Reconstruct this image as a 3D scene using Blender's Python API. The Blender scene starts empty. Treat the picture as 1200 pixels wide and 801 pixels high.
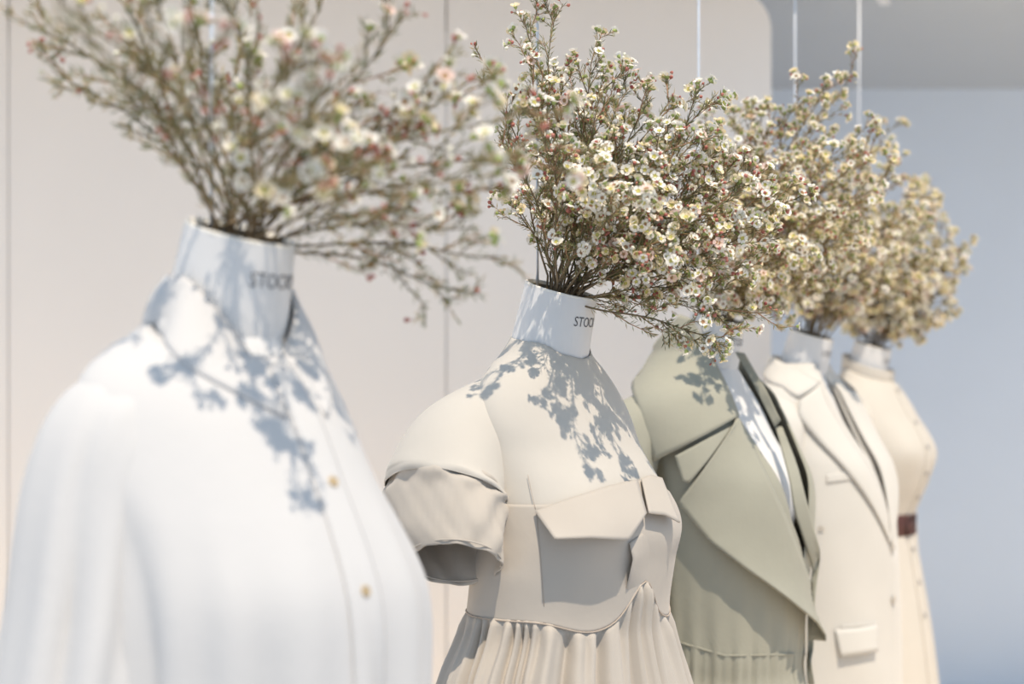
import bpy, bmesh, math, random
from math import sin, cos, pi, exp, hypot, atan2, radians
from mathutils import Vector, Matrix

scene = bpy.context.scene
COL = scene.collection
# ------------------------------------------------------------------ camera
CZ = 1.35                      # camera height above the floor
FPX = 1600.0                   # focal length in pixels of the 1200 px wide frame
HOR = 468.0                    # pixel row of the horizon
cam_d = bpy.data.cameras.new('camera')
cam_d.sensor_width = 36.0
cam_d.lens = FPX / 1200.0 * 36.0
cam_d.shift_y = (HOR - 400.5) / 1200.0
cam_d.clip_start = 0.05
cam_d.dof.use_dof = True
cam_d.dof.focus_distance = 2.10
cam_d.dof.aperture_fstop = 2.5
cam = bpy.data.objects.new('camera', cam_d)
cam.location = (0, 0, CZ)
cam.rotation_euler = (pi / 2, 0, 0)
COL.objects.link(cam)
scene.camera = cam
# ------------------------------------------------------------------ light
world = bpy.data.worlds.new('world')
scene.world = world
world.use_nodes = True
wb = world.node_tree.nodes['Background']
wb.inputs['Color'].default_value = (0.60, 0.77, 1.0, 1)
wb.inputs['Strength'].default_value = 0.84
SUN_FROM = Vector((0.15, -0.43, 0.89)).normalized()
sun_d = bpy.data.lights.new('sun', 'SUN')
sun_d.energy = 3.75
sun_d.angle = radians(0.6)
sun_d.color = (1.0, 0.88, 0.73)
sun = bpy.data.objects.new('sun', sun_d)
sun.rotation_euler = SUN_FROM.to_track_quat('Z', 'Y').to_euler()
sun.location = (2, -5, 8)
COL.objects.link(sun)
vs = scene.view_settings
vs.view_transform = 'Standard'
vs.look = 'None'
vs.exposure = 0.15
vs.gamma = 1.0
vs.use_curve_mapping = False

rng = random.Random(7)


# ------------------------------------------------------------------ materials
def material(name, col, rough=0.85, var=0.06, scale=12.0, bump=0.0, bscale=400.0, sheen=0.0, metal=0.0,
             trans=0.0, stretch=None, hue2=None):
    m = bpy.data.materials.new(name)
    m.use_nodes = True
    nt = m.node_tree
    b = nt.nodes['Principled BSDF']
    b.inputs['Roughness'].default_value = rough
    b.inputs['Metallic'].default_value = metal
    b.inputs['Sheen Weight'].default_value = sheen
    b.inputs['Specular IOR Level'].default_value = 0.3 if metal == 0 else 0.5
    tc = nt.nodes.new('ShaderNodeTexCoord')
    mp = nt.nodes.new('ShaderNodeMapping')
    nt.links.new(tc.outputs['Object'], mp.inputs['Vector'])
    if stretch:
        mp.inputs['Scale'].default_value = stretch
    n = nt.nodes.new('ShaderNodeTexNoise')
    n.inputs['Scale'].default_value = scale
    n.inputs['Detail'].default_value = 4
    nt.links.new(mp.outputs['Vector'], n.inputs['Vector'])
    r = nt.nodes.new('ShaderNodeValToRGB')
    c2 = hue2 or [min(1, c * (1 + var)) for c in col]
    r.color_ramp.elements[0].position = 0.3
    r.color_ramp.elements[1].position = 0.7
    r.color_ramp.elements[0].color = (*[c * (1 - var) for c in col], 1)
    r.color_ramp.elements[1].color = (*c2, 1)
    nt.links.new(n.outputs['Fac'], r.inputs['Fac'])
    nt.links.new(r.outputs['Color'], b.inputs['Base Color'])
    if bump > 0:
        n2 = nt.nodes.new('ShaderNodeTexNoise')
        n2.inputs['Scale'].default_value = bscale
        n2.inputs['Detail'].default_value = 3
        nt.links.new(mp.outputs['Vector'], n2.inputs['Vector'])
        bp = nt.nodes.new('ShaderNodeBump')
        bp.inputs['Strength'].default_value = bump
        bp.inputs['Distance'].default_value = 0.004
        nt.links.new(n2.outputs['Fac'], bp.inputs['Height'])
        nt.links.new(bp.outputs['Normal'], b.inputs['Normal'])
    if trans > 0:
        t = nt.nodes.new('ShaderNodeBsdfTranslucent')
        nt.links.new(r.outputs['Color'], t.inputs['Color'])
        mx = nt.nodes.new('ShaderNodeMixShader')
        mx.inputs['Fac'].default_value = trans
        nt.links.new(b.outputs['BSDF'], mx.inputs[1])
        nt.links.new(t.outputs['BSDF'], mx.inputs[2])
        nt.links.new(mx.outputs['Shader'], nt.nodes['Material Output'].inputs['Surface'])
    return m


M = {
    'wall': material('painted_wall', (0.95, 0.905, 0.855), 0.7, 0.01, 3),
    'wall_sky_tint': material('recess_wall_sky_tint', (0.66, 0.75, 0.87), 0.7, 0.01, 3),  # recess wall; the blue of skylight is put into its colour
    'gap': material('panel_gap', (0.75, 0.74, 0.73), 0.8, 0.02, 3),
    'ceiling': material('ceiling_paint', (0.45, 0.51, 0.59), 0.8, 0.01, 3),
    'floor': material('floor_warm_bounce', (0.95, 0.775, 0.57), 0.75, 0.03, 2),  # unseen floor, coloured bright and warm to bounce light onto the wall
    'floor_dim': material('floor_dim_grey', (0.36, 0.38, 0.41), 0.8, 0.06, 2),  # grey chosen to weaken the bounce from the outer floor
    'linen': material('linen', (0.72, 0.705, 0.685), 0.9, 0.03, 30, 0.30, 30, 0.1, stretch=(1, 1, 0.25)),
    'rim': material('linen_rim', (0.84, 0.80, 0.72), 0.9, 0.03, 40, 0.2, 500),
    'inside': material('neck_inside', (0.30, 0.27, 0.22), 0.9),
    'ink': material('ink', (0.10, 0.10, 0.11), 0.7),
    'shirt': material('white_cotton', (0.63, 0.612, 0.592), 0.9, 0.015, 6, 0.1, 60, 0.15, trans=0.06),
    'dress': material('beige_cotton', (0.505, 0.452, 0.388), 0.85, 0.02, 8, 0.22, 28, 0.15, trans=0.05),
    'yoke': material('cream_cotton', (0.54, 0.50, 0.44), 0.85, 0.02, 8, 0.10, 45, 0.15),
    'thread': material('seam_thread', (0.46, 0.385, 0.315), 0.9),
    'coat': material('khaki_cotton', (0.352, 0.338, 0.268), 0.85, 0.04, 10, 0.15, 60, 0.1),
    'blazer': material('greige_wool', (0.62, 0.585, 0.525), 0.9, 0.02, 12, 0.12, 300, 0.2),
    'cream': material('cream_linen', (0.59, 0.545, 0.475), 0.9, 0.02, 10, 0.12, 60, 0.1),
    'belt': material('brown_leather', (0.085, 0.035, 0.030), 0.5, 0.25, 30, 0.3, 80),
    'button': material('shell_button', (0.50, 0.38, 0.22), 0.35, 0.2, 200),
    'button_pale': material('pale_button', (0.55, 0.50, 0.43), 0.35, 0.1, 200),
    'button_grey': material('grey_button', (0.34, 0.32, 0.31), 0.35, 0.1, 200),
    'steel': material('steel_cable', (0.80, 0.82, 0.85), 0.45, 0.05, 80, metal=0.35),
    'stem': material('stem_bark', (0.20, 0.145, 0.085), 0.85, 0.3, 60),
    'stem_red': material('stem_reddish', (0.40, 0.22, 0.13), 0.85, 0.3, 60),
    'leaf': material('needle_leaf', (0.14, 0.165, 0.07), 0.7, 0.35, 18, trans=0.25, hue2=(0.32, 0.33, 0.15)),
    'leaf_dry': material('needle_leaf_dry', (0.42, 0.32, 0.14), 0.75, 0.3, 18, trans=0.3, hue2=(0.66, 0.52, 0.28)),
    'petal': material('petal_white', (0.93, 0.88, 0.79), 0.8, 0.04, 60, trans=0.25),
    'petal_pink': material('petal_pink', (0.86, 0.64, 0.55), 0.8, 0.1, 60, trans=0.25),
    'petal_cream': material('petal_cream', (0.88, 0.75, 0.51), 0.8, 0.08, 60, trans=0.25),
    'cup': material('flower_cup', (0.52, 0.46, 0.13), 0.7, 0.3, 120),
    'cup_brown': material('flower_cup_brown', (0.36, 0.20, 0.10), 0.7, 0.3, 120),
    'calyx': material('flower_calyx', (0.36, 0.42, 0.14), 0.7, 0.2, 60),
    'bud_red': material('bud_red', (0.42, 0.10, 0.085), 0.6, 0.3, 90, hue2=(0.62, 0.26, 0.19)),
    'bud_white': material('bud_white', (0.85, 0.80, 0.64), 0.7, 0.1, 60),
}


# ------------------------------------------------------------------ object helpers
def mesh_obj(name, verts, faces, mat, parent=None, smooth=True, solid=0.0, fmat=None, offset=0.0):
    me = bpy.data.meshes.new(name)
    me.from_pydata([tuple(v) for v in verts], [], faces)
    for m in (mat if isinstance(mat, (list, tuple)) else [mat]):
        me.materials.append(M[m])
    if fmat:
        me.polygons.foreach_set('material_index', fmat)
    if smooth:
        me.polygons.foreach_set('use_smooth', [True] * len(me.polygons))
    me.update()
    o = bpy.data.objects.new(name, me)
    COL.objects.link(o)
    if parent:
        o.parent = parent
    if solid:
        s = o.modifiers.new('thickness', 'SOLIDIFY')
        s.thickness = solid
        s.offset = offset
    return o


def tag(o, label=None, cat=None, group=None, kind=None):
    if label: o['label'] = label
    if cat: o['category'] = cat
    if group: o['group'] = group
    if kind: o['kind'] = kind
    return o


def empty(name, loc, rz=0.0):
    o = bpy.data.objects.new(name, None)
    o.empty_display_size = 0.05
    o.location = loc
    o.rotation_euler = (0, 0, rz)
    COL.objects.link(o)
    return o


def box(name, x0, x1, y0, y1, z0, z1, mat, parent=None, bevel=0.0):
    v = [(x, y, z) for x in (x0, x1) for y in (y0, y1) for z in (z0, z1)]
    f = [(0, 1, 3, 2), (4, 6, 7, 5), (0, 4, 5, 1), (2, 3, 7, 6), (0, 2, 6, 4), (1, 5, 7, 3)]
    o = mesh_obj(name, v, f, mat, parent, smooth=False)
    if bevel:
        b = o.modifiers.new('bevel', 'BEVEL')
        b.width = bevel
        b.segments = 2
    return o


def grid_faces(nr, nc, closed):
    f = []
    for i in range(nr - 1):
        for j in range(nc if closed else nc - 1):
            k = (j + 1) % nc
            f.append((i * nc + j, i * nc + k, (i + 1) * nc + k, (i + 1) * nc + j))
    return f


def hermite(tab, z):
    """smooth interpolation in a table of rows (key, v1, v2, ...), keys descending"""
    if z >= tab[0][0]: return tab[0][1:]
    if z <= tab[-1][0]: return tab[-1][1:]
    for i in range(len(tab) - 1):
        if tab[i][0] >= z >= tab[i + 1][0]:
            break
    z0, z1 = tab[i][0], tab[i + 1][0]
    t = (z0 - z) / (z0 - z1)
    a = tab[max(0, i - 1)]
    d = tab[min(len(tab) - 1, i + 2)]
    out = []
    for k in range(1, len(tab[0])):
        p0, p1 = tab[i][k], tab[i + 1][k]
        m0 = (p1 - a[k]) / (a[0] - z1) * (z0 - z1) if i > 0 else (p1 - p0)
        m1 = (d[k] - p0) / (z0 - d[0]) * (z0 - z1) if i + 2 < len(tab) else (p1 - p0)
        t2, t3 = t * t, t * t * t
        out.append((2 * t3 - 3 * t2 + 1) * p0 + (t3 - 2 * t2 + t) * m0 + (-2 * t3 + 3 * t2) * p1 + (t3 - t2) * m1)
    return out


def polyline(pts, s, smooth=False):
    """point at 0..1 of the length of a polyline"""
    if smooth and len(pts) > 2:
        n = (len(pts) - 1) * s
        i = min(int(n), len(pts) - 2)
        t = n - i
        p1, p2 = pts[i], pts[i + 1]
        p0 = pts[i - 1] if i > 0 else p1
        p3 = pts[i + 2] if i + 2 < len(pts) else p2
        return tuple(0.5 * (2 * b + (c - a) * t + (2 * a - 5 * b + 4 * c - d) * t * t + (3 * b - a - 3 * c + d) * t ** 3)
                     for a, b, c, d in zip(p0, p1, p2, p3))
    L = [math.dist(pts[i], pts[i + 1]) for i in range(len(pts) - 1)]
    tot = sum(L) or 1e-9
    d = s * tot
    for i, l in enumerate(L):
        if d <= l or i == len(L) - 1:
            t = min(1, d / l) if l > 0 else 0
            return tuple(a + (b - a) * t for a, b in zip(pts[i], pts[i + 1]))
        d -= l


# ------------------------------------------------------------------ the row of dress forms
TH = radians(40)               # the forms face right and 40 degrees towards the camera
LZ = 0.80                      # a form's local zero lies this far below the camera's height


def spot(n):
    return Vector((-0.322 + 0.3525 * n, 1.430 + 0.7236 * n))


def to_world(n, p):            # local x forward, y the wearer's left, z from the camera's height
    P = spot(n)
    return Vector((P.x + p[0] * cos(TH) + p[1] * sin(TH), P.y - p[0] * sin(TH) + p[1] * cos(TH), CZ + p[2]))


def form_root(name, n):
    P = spot(n)
    return empty(name, (P.x, P.y, CZ - LZ), -TH)


def loc(p):                    # local point -> coordinates under the root
    return (p[0], p[1], p[2] + LZ)


class Body:
    """tailored surface around a form: tab rows (z, centre x, depth front, depth back, half width)"""

    def __init__(self, tab, bumps=(), fold=None, far=None):
        self.tab, self.bumps, self.fold, self.far = tab, bumps, fold, far   # far: narrowing of the left shoulder

    def R(self, u, z):
        r = 1.0
        for u0, su, z0, sz, amp in self.bumps:
            du = (u - u0 + pi) % (2 * pi) - pi
            r += amp * exp(-(du / su) ** 2 - ((z - z0) / sz) ** 2)
        if self.fold:
            r += self.fold(u, z)
        return r

    def pt(self, u, z, d=0.0):
        x0, af, ab, b = hermite(self.tab, z)
        a = af if cos(u) > 0 else ab
        r = self.R(u, z)
        if self.far and sin(u) > 0: b *= self.far(z)
        return Vector((x0 + (a * r + d) * cos(u), (b * r + d) * sin(u), z))

    def g(self, p, d=0.0):
        x0, af, ab, b = hermite(self.tab, p[2])
        dx, dy = p[0] - x0, p[1]
        a = af if dx > 0 else ab
        if self.far and dy > 0: b *= self.far(p[2])
        u = atan2(dy / b, dx / a)
        r = self.R(u, p[2])
        return hypot(dx / (a * r + d), dy / (b * r + d)) - 1.0, u

    def hit(self, n, px, py, d=0.0):
        """where the sight line of a photo pixel meets this surface -> (u, z)"""
        P = spot(n)
        dr = Vector(((px - 600) / FPX, 1.0, (HOR - py) / FPX))

        def at(t):
            w = dr * t
            X, Y = w.x - P.x, w.y - P.y
            return (X * cos(TH) - Y * sin(TH), X * sin(TH) + Y * cos(TH), w.z)
        t = P.y - 0.40
        best = (9, t)
        while t < P.y + 0.35:
            gv = self.g(at(t), d)[0]
            if gv < best[0]: best = (gv, t)
            if gv < 0: break
            t += 0.006
        if best[0] < 0:
            lo, hi = t - 0.006, t
            for _ in range(12):
                mid = (lo + hi) / 2
                if self.g(at(mid), d)[0] < 0: hi = mid
                else: lo = mid
            t = hi
        else:
            t = best[1]
        q = at(t)
        return self.g(q, d)[1], q[2]


def loft(name, body, parent, mat, ztop, zbot, nu=72, nv=40, d=0.004, u0=None, u1=None, solid=0.003):
    zt = ztop if callable(ztop) else (lambda u: ztop)
    zb = zbot if callable(zbot) else (lambda u: zbot)
    V = []
    closed = u0 is None
    for i in range(nv):
        t = i / (nv - 1)
        for j in range(nu):
            if closed:
                u = 2 * pi * j / nu
            else:
                zz = zt(0) + (zb(0) - zt(0)) * t
                a, b = u0(zz), u1(zz)
                u = a + (b - a) * j / (nu - 1)
            z = zt(u) + (zb(u) - zt(u)) * t
            dd = d(u, z, t) if callable(d) else d
            V.append(loc(body.pt(u, z, dd)))
    return mesh_obj(name, V, grid_faces(nv, nu, closed), mat, parent, solid=solid)


def patch(name, body, n, A, B, parent, mat, d, nu=24, nv=14, solid=0.003, smA=False, smB=False):
    """sewn-on panel between two outlines A and B, lying on the garment at height d(s, t) above it"""
    V = []
    for i in range(nv):
        t = i / (nv - 1)
        for j in range(nu):
            s = j / (nu - 1)
            a, b = polyline(A, s, smA), polyline(B, s, smB)
            dd = d(s, t) if callable(d) else d
            u, z = body.hit(n, a[0] + (b[0] - a[0]) * t, a[1] + (b[1] - a[1]) * t, dd)
            V.append(loc(body.pt(u, z, dd)))
    return mesh_obj(name, V, grid_faces(nv, nu, False), mat, parent, solid=solid)


def tube_rings(name, rings, parent, mat, nu=40, solid=0.003, wob=None, sub=5):
    """sleeve through rings (centre, e1, r1, e2, r2), smoothly interpolated"""
    V = []
    N = (len(rings) - 1) * sub + 1
    for i in range(N):
        s = i / (N - 1)
        c = Vector(polyline([tuple(r[0]) for r in rings], s, True))
        e1 = Vector(polyline([tuple(r[1]) for r in rings], s, True)).normalized()
        e2 = Vector(polyline([tuple(r[3]) for r in rings], s, True)).normalized()
        r1, r2 = polyline([(r[2], r[4]) for r in rings], s, True)
        for j in range(nu):
            a = 2 * pi * j / nu
            w = 1 + (wob(s, a) if wob else 0)
            V.append(loc(c + e1 * (r1 * w * cos(a)) + e2 * (r2 * w * sin(a))))
    return mesh_obj(name, V, grid_faces(N, nu, True), mat, parent, solid=solid)


def tube(pts, radii, sides=5):
    """swept tube -> verts, faces"""
    V, F = [], []
    up = Vector((0.3, 0.2, 1)).normalized()
    n = len(pts)
    for i, p in enumerate(pts):
        tg = (pts[min(i + 1, n - 1)] - pts[max(i - 1, 0)]).normalized()
        a = tg.cross(up)
        if a.length < 1e-3: a = tg.cross(Vector((1, 0, 0)))
        a.normalize()
        b = tg.cross(a)
        for k in range(sides):
            w = 2 * pi * k / sides
            V.append(p + (a * cos(w) + b * sin(w)) * radii[i])
    F += grid_faces(n, sides, True)
    F.append(tuple(range(sides))[::-1])
    F.append(tuple(range((n - 1) * sides, n * sides)))
    return V, F


def seam(name, pts, parent, mat='thread', r=0.0008):
    V, F = tube([Vector(loc(p)) for p in pts], [r] * len(pts), 5)
    return mesh_obj(name, V, F, mat, parent)


def button(parent, p, nrm, r, mat):
    """dished button with a rim and four holes' dimple"""
    prof = [(0, 0.0012), (0.35, 0.0010), (0.62, 0.0012), (0.80, 0.0022), (0.95, 0.0020), (1.0, 0.0008), (0.9, -0.001)]
    q = Vector(nrm).to_track_quat('Z', 'Y')
    V, F = [], []
    ns = 16
    c = Vector(loc(p))
    for k, (rr, h) in enumerate(prof):
        for j in range(ns):
            a = 2 * pi * j / ns
            V.append(c + q @ Vector((rr * r * cos(a), rr * r * sin(a), h)))
    F = grid_faces(len(prof), ns, True)
    o = mesh_obj('button', V, F, mat, parent)
    V, F = [], []
    for k in range(4):                                 # thread holes
        a = pi / 4 + k * pi / 2
        cc = c + q @ Vector((0.28 * r * cos(a), 0.28 * r * sin(a), 0.0012))
        b0 = len(V)
        for h in (0.0, 0.0005):
            for j in range(6):
                w = 2 * pi * j / 6
                V.append(cc + q @ Vector((0.09 * r * cos(w), 0.09 * r * sin(w), h)))
        F += [tuple(b0 + i for i in f) for f in grid_faces(2, 6, True)] + [tuple(range(b0 + 6, b0 + 12))]
    mesh_obj('button_holes', V, F, 'thread', o)
    return o


# ------------------------------------------------------------------ the setting
FAR, CEIL = 6.2, CZ + 1.41
WB = 4.60                                              # depth of the panelled wall
fl = box('floor', -25, 25, 1.8, FAR + 0.2, -0.1, 0, 'floor'); tag(fl, kind='structure')  # unseen strip, sized so its warm bounce fades up the wall
pv = box('floor_outer', -25, 25, -25, 1.8, -0.1, -0.004, 'floor_dim'); tag(pv, kind='structure')  # unseen darker floor, added to limit the warm bounce
wf = box('wall_far', 0.2, 9, FAR, FAR + 0.15, 0, CEIL, 'wall_sky_tint'); tag(wf, kind='structure')
rd = Vector((0.438, 0.899))   # along the row
out = [(-9.0, 3.4), (1.12, 3.4), (1.12, 4.4), (9.0, 4.4), (9.0, FAR + 0.2), (-9.0, FAR + 0.2)]   # low ceiling; unseen parts shaped to keep the sun off the walls
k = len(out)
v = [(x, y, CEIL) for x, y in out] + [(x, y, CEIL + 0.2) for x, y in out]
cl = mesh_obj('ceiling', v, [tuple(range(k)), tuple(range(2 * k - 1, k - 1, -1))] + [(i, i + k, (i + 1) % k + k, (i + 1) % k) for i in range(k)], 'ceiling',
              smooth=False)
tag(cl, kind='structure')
wl = box('wall_back', -7.6, 0.86, WB + 0.008, WB + 0.16, 0, CZ + 1.24, 'gap'); tag(wl, kind='structure')
wt = box('trim_1', -7.6, 0.70, WB + 0.02, WB + 0.16, CZ + 1.24, CEIL, 'gap'); tag(wt, kind='structure')
top = CZ + 1.385


def wall_panel(x0, x1, rc):
    """one tall wall board with a softly rounded upper right corner"""
    pr = [(x0, 0.0), (x1, 0.0)]
    pr += [(x1 - rc + rc * cos(a), top - rc + rc * sin(a)) for a in [i / 10 * pi / 2 for i in range(11)]] if rc else [(x1, top)]
    pr += [(x0, top)]
    k = len(pr)
    V = [(x, WB, z) for x, z in pr] + [(x, WB + 0.012, z) for x, z in pr]
    F = [tuple(range(k)), tuple(range(2 * k - 1, k - 1, -1))] + [(i, i + k, (i + 1) % k + k, (i + 1) % k) for i in range(k)]
    o = mesh_obj('wall_panel', V, F, 'wall', wl, smooth=False)
    b = o.modifiers.new('bevel', 'BEVEL'); b.width = 0.002; b.segments = 2; b.limit_method = 'ANGLE'
    return o


jx = [-7.6, -6.1, -4.6, -3.17, -1.696, -0.221, 0.877]
for i in range(6):
    wall_panel(jx[i] + 0.003, jx[i + 1] - 0.003, 0.14 if i == 5 else 0)
wr = box('wall_return', 0.80, 0.86, WB + 0.16, FAR, 0, CEIL, 'wall_sky_tint'); tag(wr, kind='structure')

# ------------------------------------------------------------------ dress forms
FORM = [(0.10, .036, .058, .058, .058), (0.07, .030, .064, .064, .066), (0.045, .028, .074, .066, .094),
        (0.02, .031, .080, .068, .120), (-0.005, .035, .086, .071, .142), (-0.035, .043, .091, .076, .156),
        (-0.075, .056, .098, .085, .160), (-0.12, .074, .107, .095, .161), (-0.19, .093, .122, .105, .160),
        (-0.27, .090, .115, .105, .148), (-0.37, .072, .098, .098, .126), (-0.43, .070, .100, .100, .126),
        (-0.60, .070, .122, .120, .170), (-0.74, .070, .118, .120, .168), (-0.785, .070, .06, .06, .09)]
BUST = [(0.52, .36, -0.165, .062, 0.11), (-0.52, .36, -0.165, .062, 0.11)]


def widen(tab, d, rows=None):
    return [(r[0], r[1], r[2] + d, r[3] + d, r[4] + d) for r in tab]


form_body = Body(FORM, BUST)
FAR_TAB = [(0.09, 1.0), (0.06, .86), (0.03, .73), (0.0, .68), (-0.08, .70), (-0.13, .80), (-0.19, .92), (-0.25, .97), (-0.8, 1.0)]


def far_slope(z):                # the white shirt's form droops at its left shoulder
    return hermite(FAR_TAB, z)[0]


form_droop = Body(FORM, BUST, None, far_slope)
NECK_X, NECK_Z, NECK_R, NECK_S = 0.060, 0.170, 0.0555, 0.32


def neck_pt(a, t, rr=1.0):
    """a angle from the front, t 0 at the base to 1 at the cut top"""
    e = max(0.0, t) ** 0.8
    cx = 0.026 + (NECK_X - 0.026) * t
    cz = 0.045 + (NECK_Z - 0.045) * t
    r = (0.067 + (NECK_R - 0.067) * e) * rr
    return Vector((cx + r * cos(a), r * sin(a), cz - NECK_S * t * r * cos(a)))


def lettering(word, parent):
    cu = bpy.data.curves.new('lettering', 'FONT')
    cu.body = word
    cu.size = 0.024
    cu.extrude = 0.0
    cu.resolution_u = 3
    tmp = bpy.data.objects.new('tmp', cu)
    COL.objects.link(tmp)
    dg = bpy.context.evaluated_depsgraph_get()
    me = bpy.data.meshes.new_from_object(tmp.evaluated_get(dg))
    bpy.data.objects.remove(tmp)
    bm = bmesh.new(); bm.from_mesh(me)
    bmesh.ops.triangulate(bm, faces=bm.faces[:])
    for _ in range(2):
        long = [e for e in bm.edges if e.calc_length() > 0.004]
        if long: bmesh.ops.subdivide_edges(bm, edges=long, cuts=1)
        bmesh.ops.triangulate(bm, faces=bm.faces[:])
    for vv in bm.verts:
        a = radians(-24) + vv.co.x * 0.72 / 0.060
        p = neck_pt(a, 0.62 + vv.co.y / 0.125, 1.012)
        vv.co = Vector(loc(p))
    bm.to_mesh(me); bm.free()
    me.materials.clear(); me.materials.append(M['ink'])
    o = bpy.data.objects.new('lettering', me)
    COL.objects.link(o); o.parent = parent
    return o


def dress_form(n, label):
    r = form_root('dress_form', n)
    tag(r, label, 'dress form', 'dress forms hanging in a row')
    V, nu, nv = [], 72, 70
    for i in range(nv):
        z = 0.062 + (-0.785 - 0.062) * i / (nv - 1)
        for j in range(nu):
            V.append(loc((form_droop if n == 0 else form_body).pt(2 * pi * j / nu, z)))
    F = grid_faces(nv, nu, True) + [tuple(range((nv - 1) * nu, nv * nu))]
    mesh_obj('torso', V, F, 'linen', r)
    V, F = [], []
    nu = 56
    rows = [(-0.25 + 1.25 * i / 18, 1.0) for i in range(19)]
    for t, rr in rows:
        for j in range(nu):
            a = 2 * pi * j / nu
            w = 1 + 0.007 * sin(9 * a + 3 * t + n) * (1 - 0.4 * t) + 0.004 * sin(17 * a + n * 2)
            V.append(loc(neck_pt(a, t, rr * w)))
    nk = mesh_obj('neck', V, grid_faces(len(rows), nu, True), 'linen', r)
    V = []
    prof = [(0.985, 1.000), (1.006, 1.008), (1.016, 0.985), (1.012, 0.95), (0.985, 0.93), (0.98, 0.90)]
    for t, rr in prof:
        for j in range(nu):
            V.append(loc(neck_pt(2 * pi * j / nu, t, rr)))
    mesh_obj('rim', V, grid_faces(len(prof), nu, True), 'rim', nk)
    V = []
    prof = [(0.985, 0.935), (0.6, 0.90), (0.2, 0.86), (0.15, 0.5), (0.15, 0.02)]
    for t, rr in prof:
        for j in range(nu):
            V.append(loc(neck_pt(2 * pi * j / nu, t, rr)))
    mesh_obj('lining', V, grid_faces(len(prof), nu, True), 'inside', nk)
    lettering('STOCKMAN', nk)
    return r


FORM_LABELS = ['white linen dress form wearing the white button shirt, neck full of waxflower',
               'white linen dress form wearing the beige short-sleeved dress with gathered skirt',
               'white linen dress form bare-chested under the open khaki coat',
               'white linen dress form wearing the pale greige blazer',
               'white linen dress form wearing the cream dress with brown belt']
for n in range(5):
    dress_form(n, FORM_LABELS[n])

# rail the forms hang from, carried by the low ceiling at its far end
ra, rbb = spot(0) - rd * 0.9, spot(4) + rd * 0.5
dv = Vector((rd.y, -rd.x)) * 0.016
V = [(q.x + s_ * dv.x, q.y + s_ * dv.y, z) for q in (ra, rbb) for s_ in (-1, 1) for z in (CEIL - 0.032, CEIL)]
rl = mesh_obj('hanging_rail', V, [(0, 1, 3, 2), (4, 6, 7, 5), (0, 4, 5, 1), (2, 3, 7, 6), (0, 2, 6, 4), (1, 5, 7, 3)], 'steel', smooth=False)
tag(rl, 'straight steel rail above the row of dress forms, holding their cables', 'rail')
# hanging cables
CABLE_LABELS = ['steel cable holding the dress form in the white shirt', 'steel cable holding the dress form in the beige dress',
                'steel cable holding the dress form in the khaki coat', 'steel cable holding the dress form in the greige blazer',
                'steel cable holding the dress form in the cream belted dress']
for n in range(5):
    P = spot(n)
    r = empty('hanging_cable', (P.x, P.y, CZ + 0.05))
    p = to_world(n, (0.012, 0.0, 0))
    tag(r, CABLE_LABELS[n], 'cable', 'steel cables above the forms')
    dx, dy = p.x - P.x, p.y - P.y
    hgt = CEIL - CZ - 0.05 - 0.032
    V, F = tube([Vector((dx, dy, z)) for z in (0.06, 0.3, 0.8, hgt - 0.02)], [0.0026] * 4, 8)
    mesh_obj('wire', V, F, 'steel', r)
    V, F = tube([Vector((dx, dy, z)) for z in (hgt - 0.03, hgt - 0.012, hgt - 0.01, hgt)], [0.006, 0.008, 0.012, 0.012], 16)
    mesh_obj('cable_clamp', V, F, 'steel', r)

# ------------------------------------------------------------------ garment 1: white shirt
n = 0
r = form_root('shirt', n)
tag(r, 'white cotton long-sleeved shirt with pointed collar and small brown buttons', 'shirt')
SHIRT = [(0.10, .028, .067, .066, .066), (0.075, .028, .071, .069, .078), (0.05, .030, .083, .074, .122),
         (0.025, .034, .095, .078, .154), (0.0, .042, .106, .082, .168), (-0.03, .052, .116, .088, .174),
         (-0.08, .070, .124, .098, .178), (-0.13, .088, .129, .110, .176), (-0.19, .100, .138, .118, .176),
         (-0.27, .102, .144, .120, .174), (-0.40, .098, .148, .125, .174), (-0.75, .09, .160, .140, .190)]


def pinch(x):                    # soft ridges parted by tight creases
    return 1 - 1.6 * (1 - abs(sin(x))) ** 2.2


def shirt_fold(u, z):
    k = max(0.0, min(1.0, (-0.08 - z) / 0.22))
    return k * (0.055 * pinch(5 * u + 2.2 * z + 0.5) * (0.7 + 0.3 * sin(3 * u + 1)) - 0.02 + 0.030 * sin(17 * u - 8 * z)) \
        + 0.006 * sin(7 * u + 22 * z) * (1 - k)


sb = Body(SHIRT, [(0.5, .4, -0.17, .07, 0.05), (-0.5, .4, -0.17, .07, 0.05)], shirt_fold, far_slope)
loft('body', sb, r, 'shirt', lambda u: 0.072 - 0.030 * cos(u), -0.75, 120, 90, 0.003)
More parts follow.
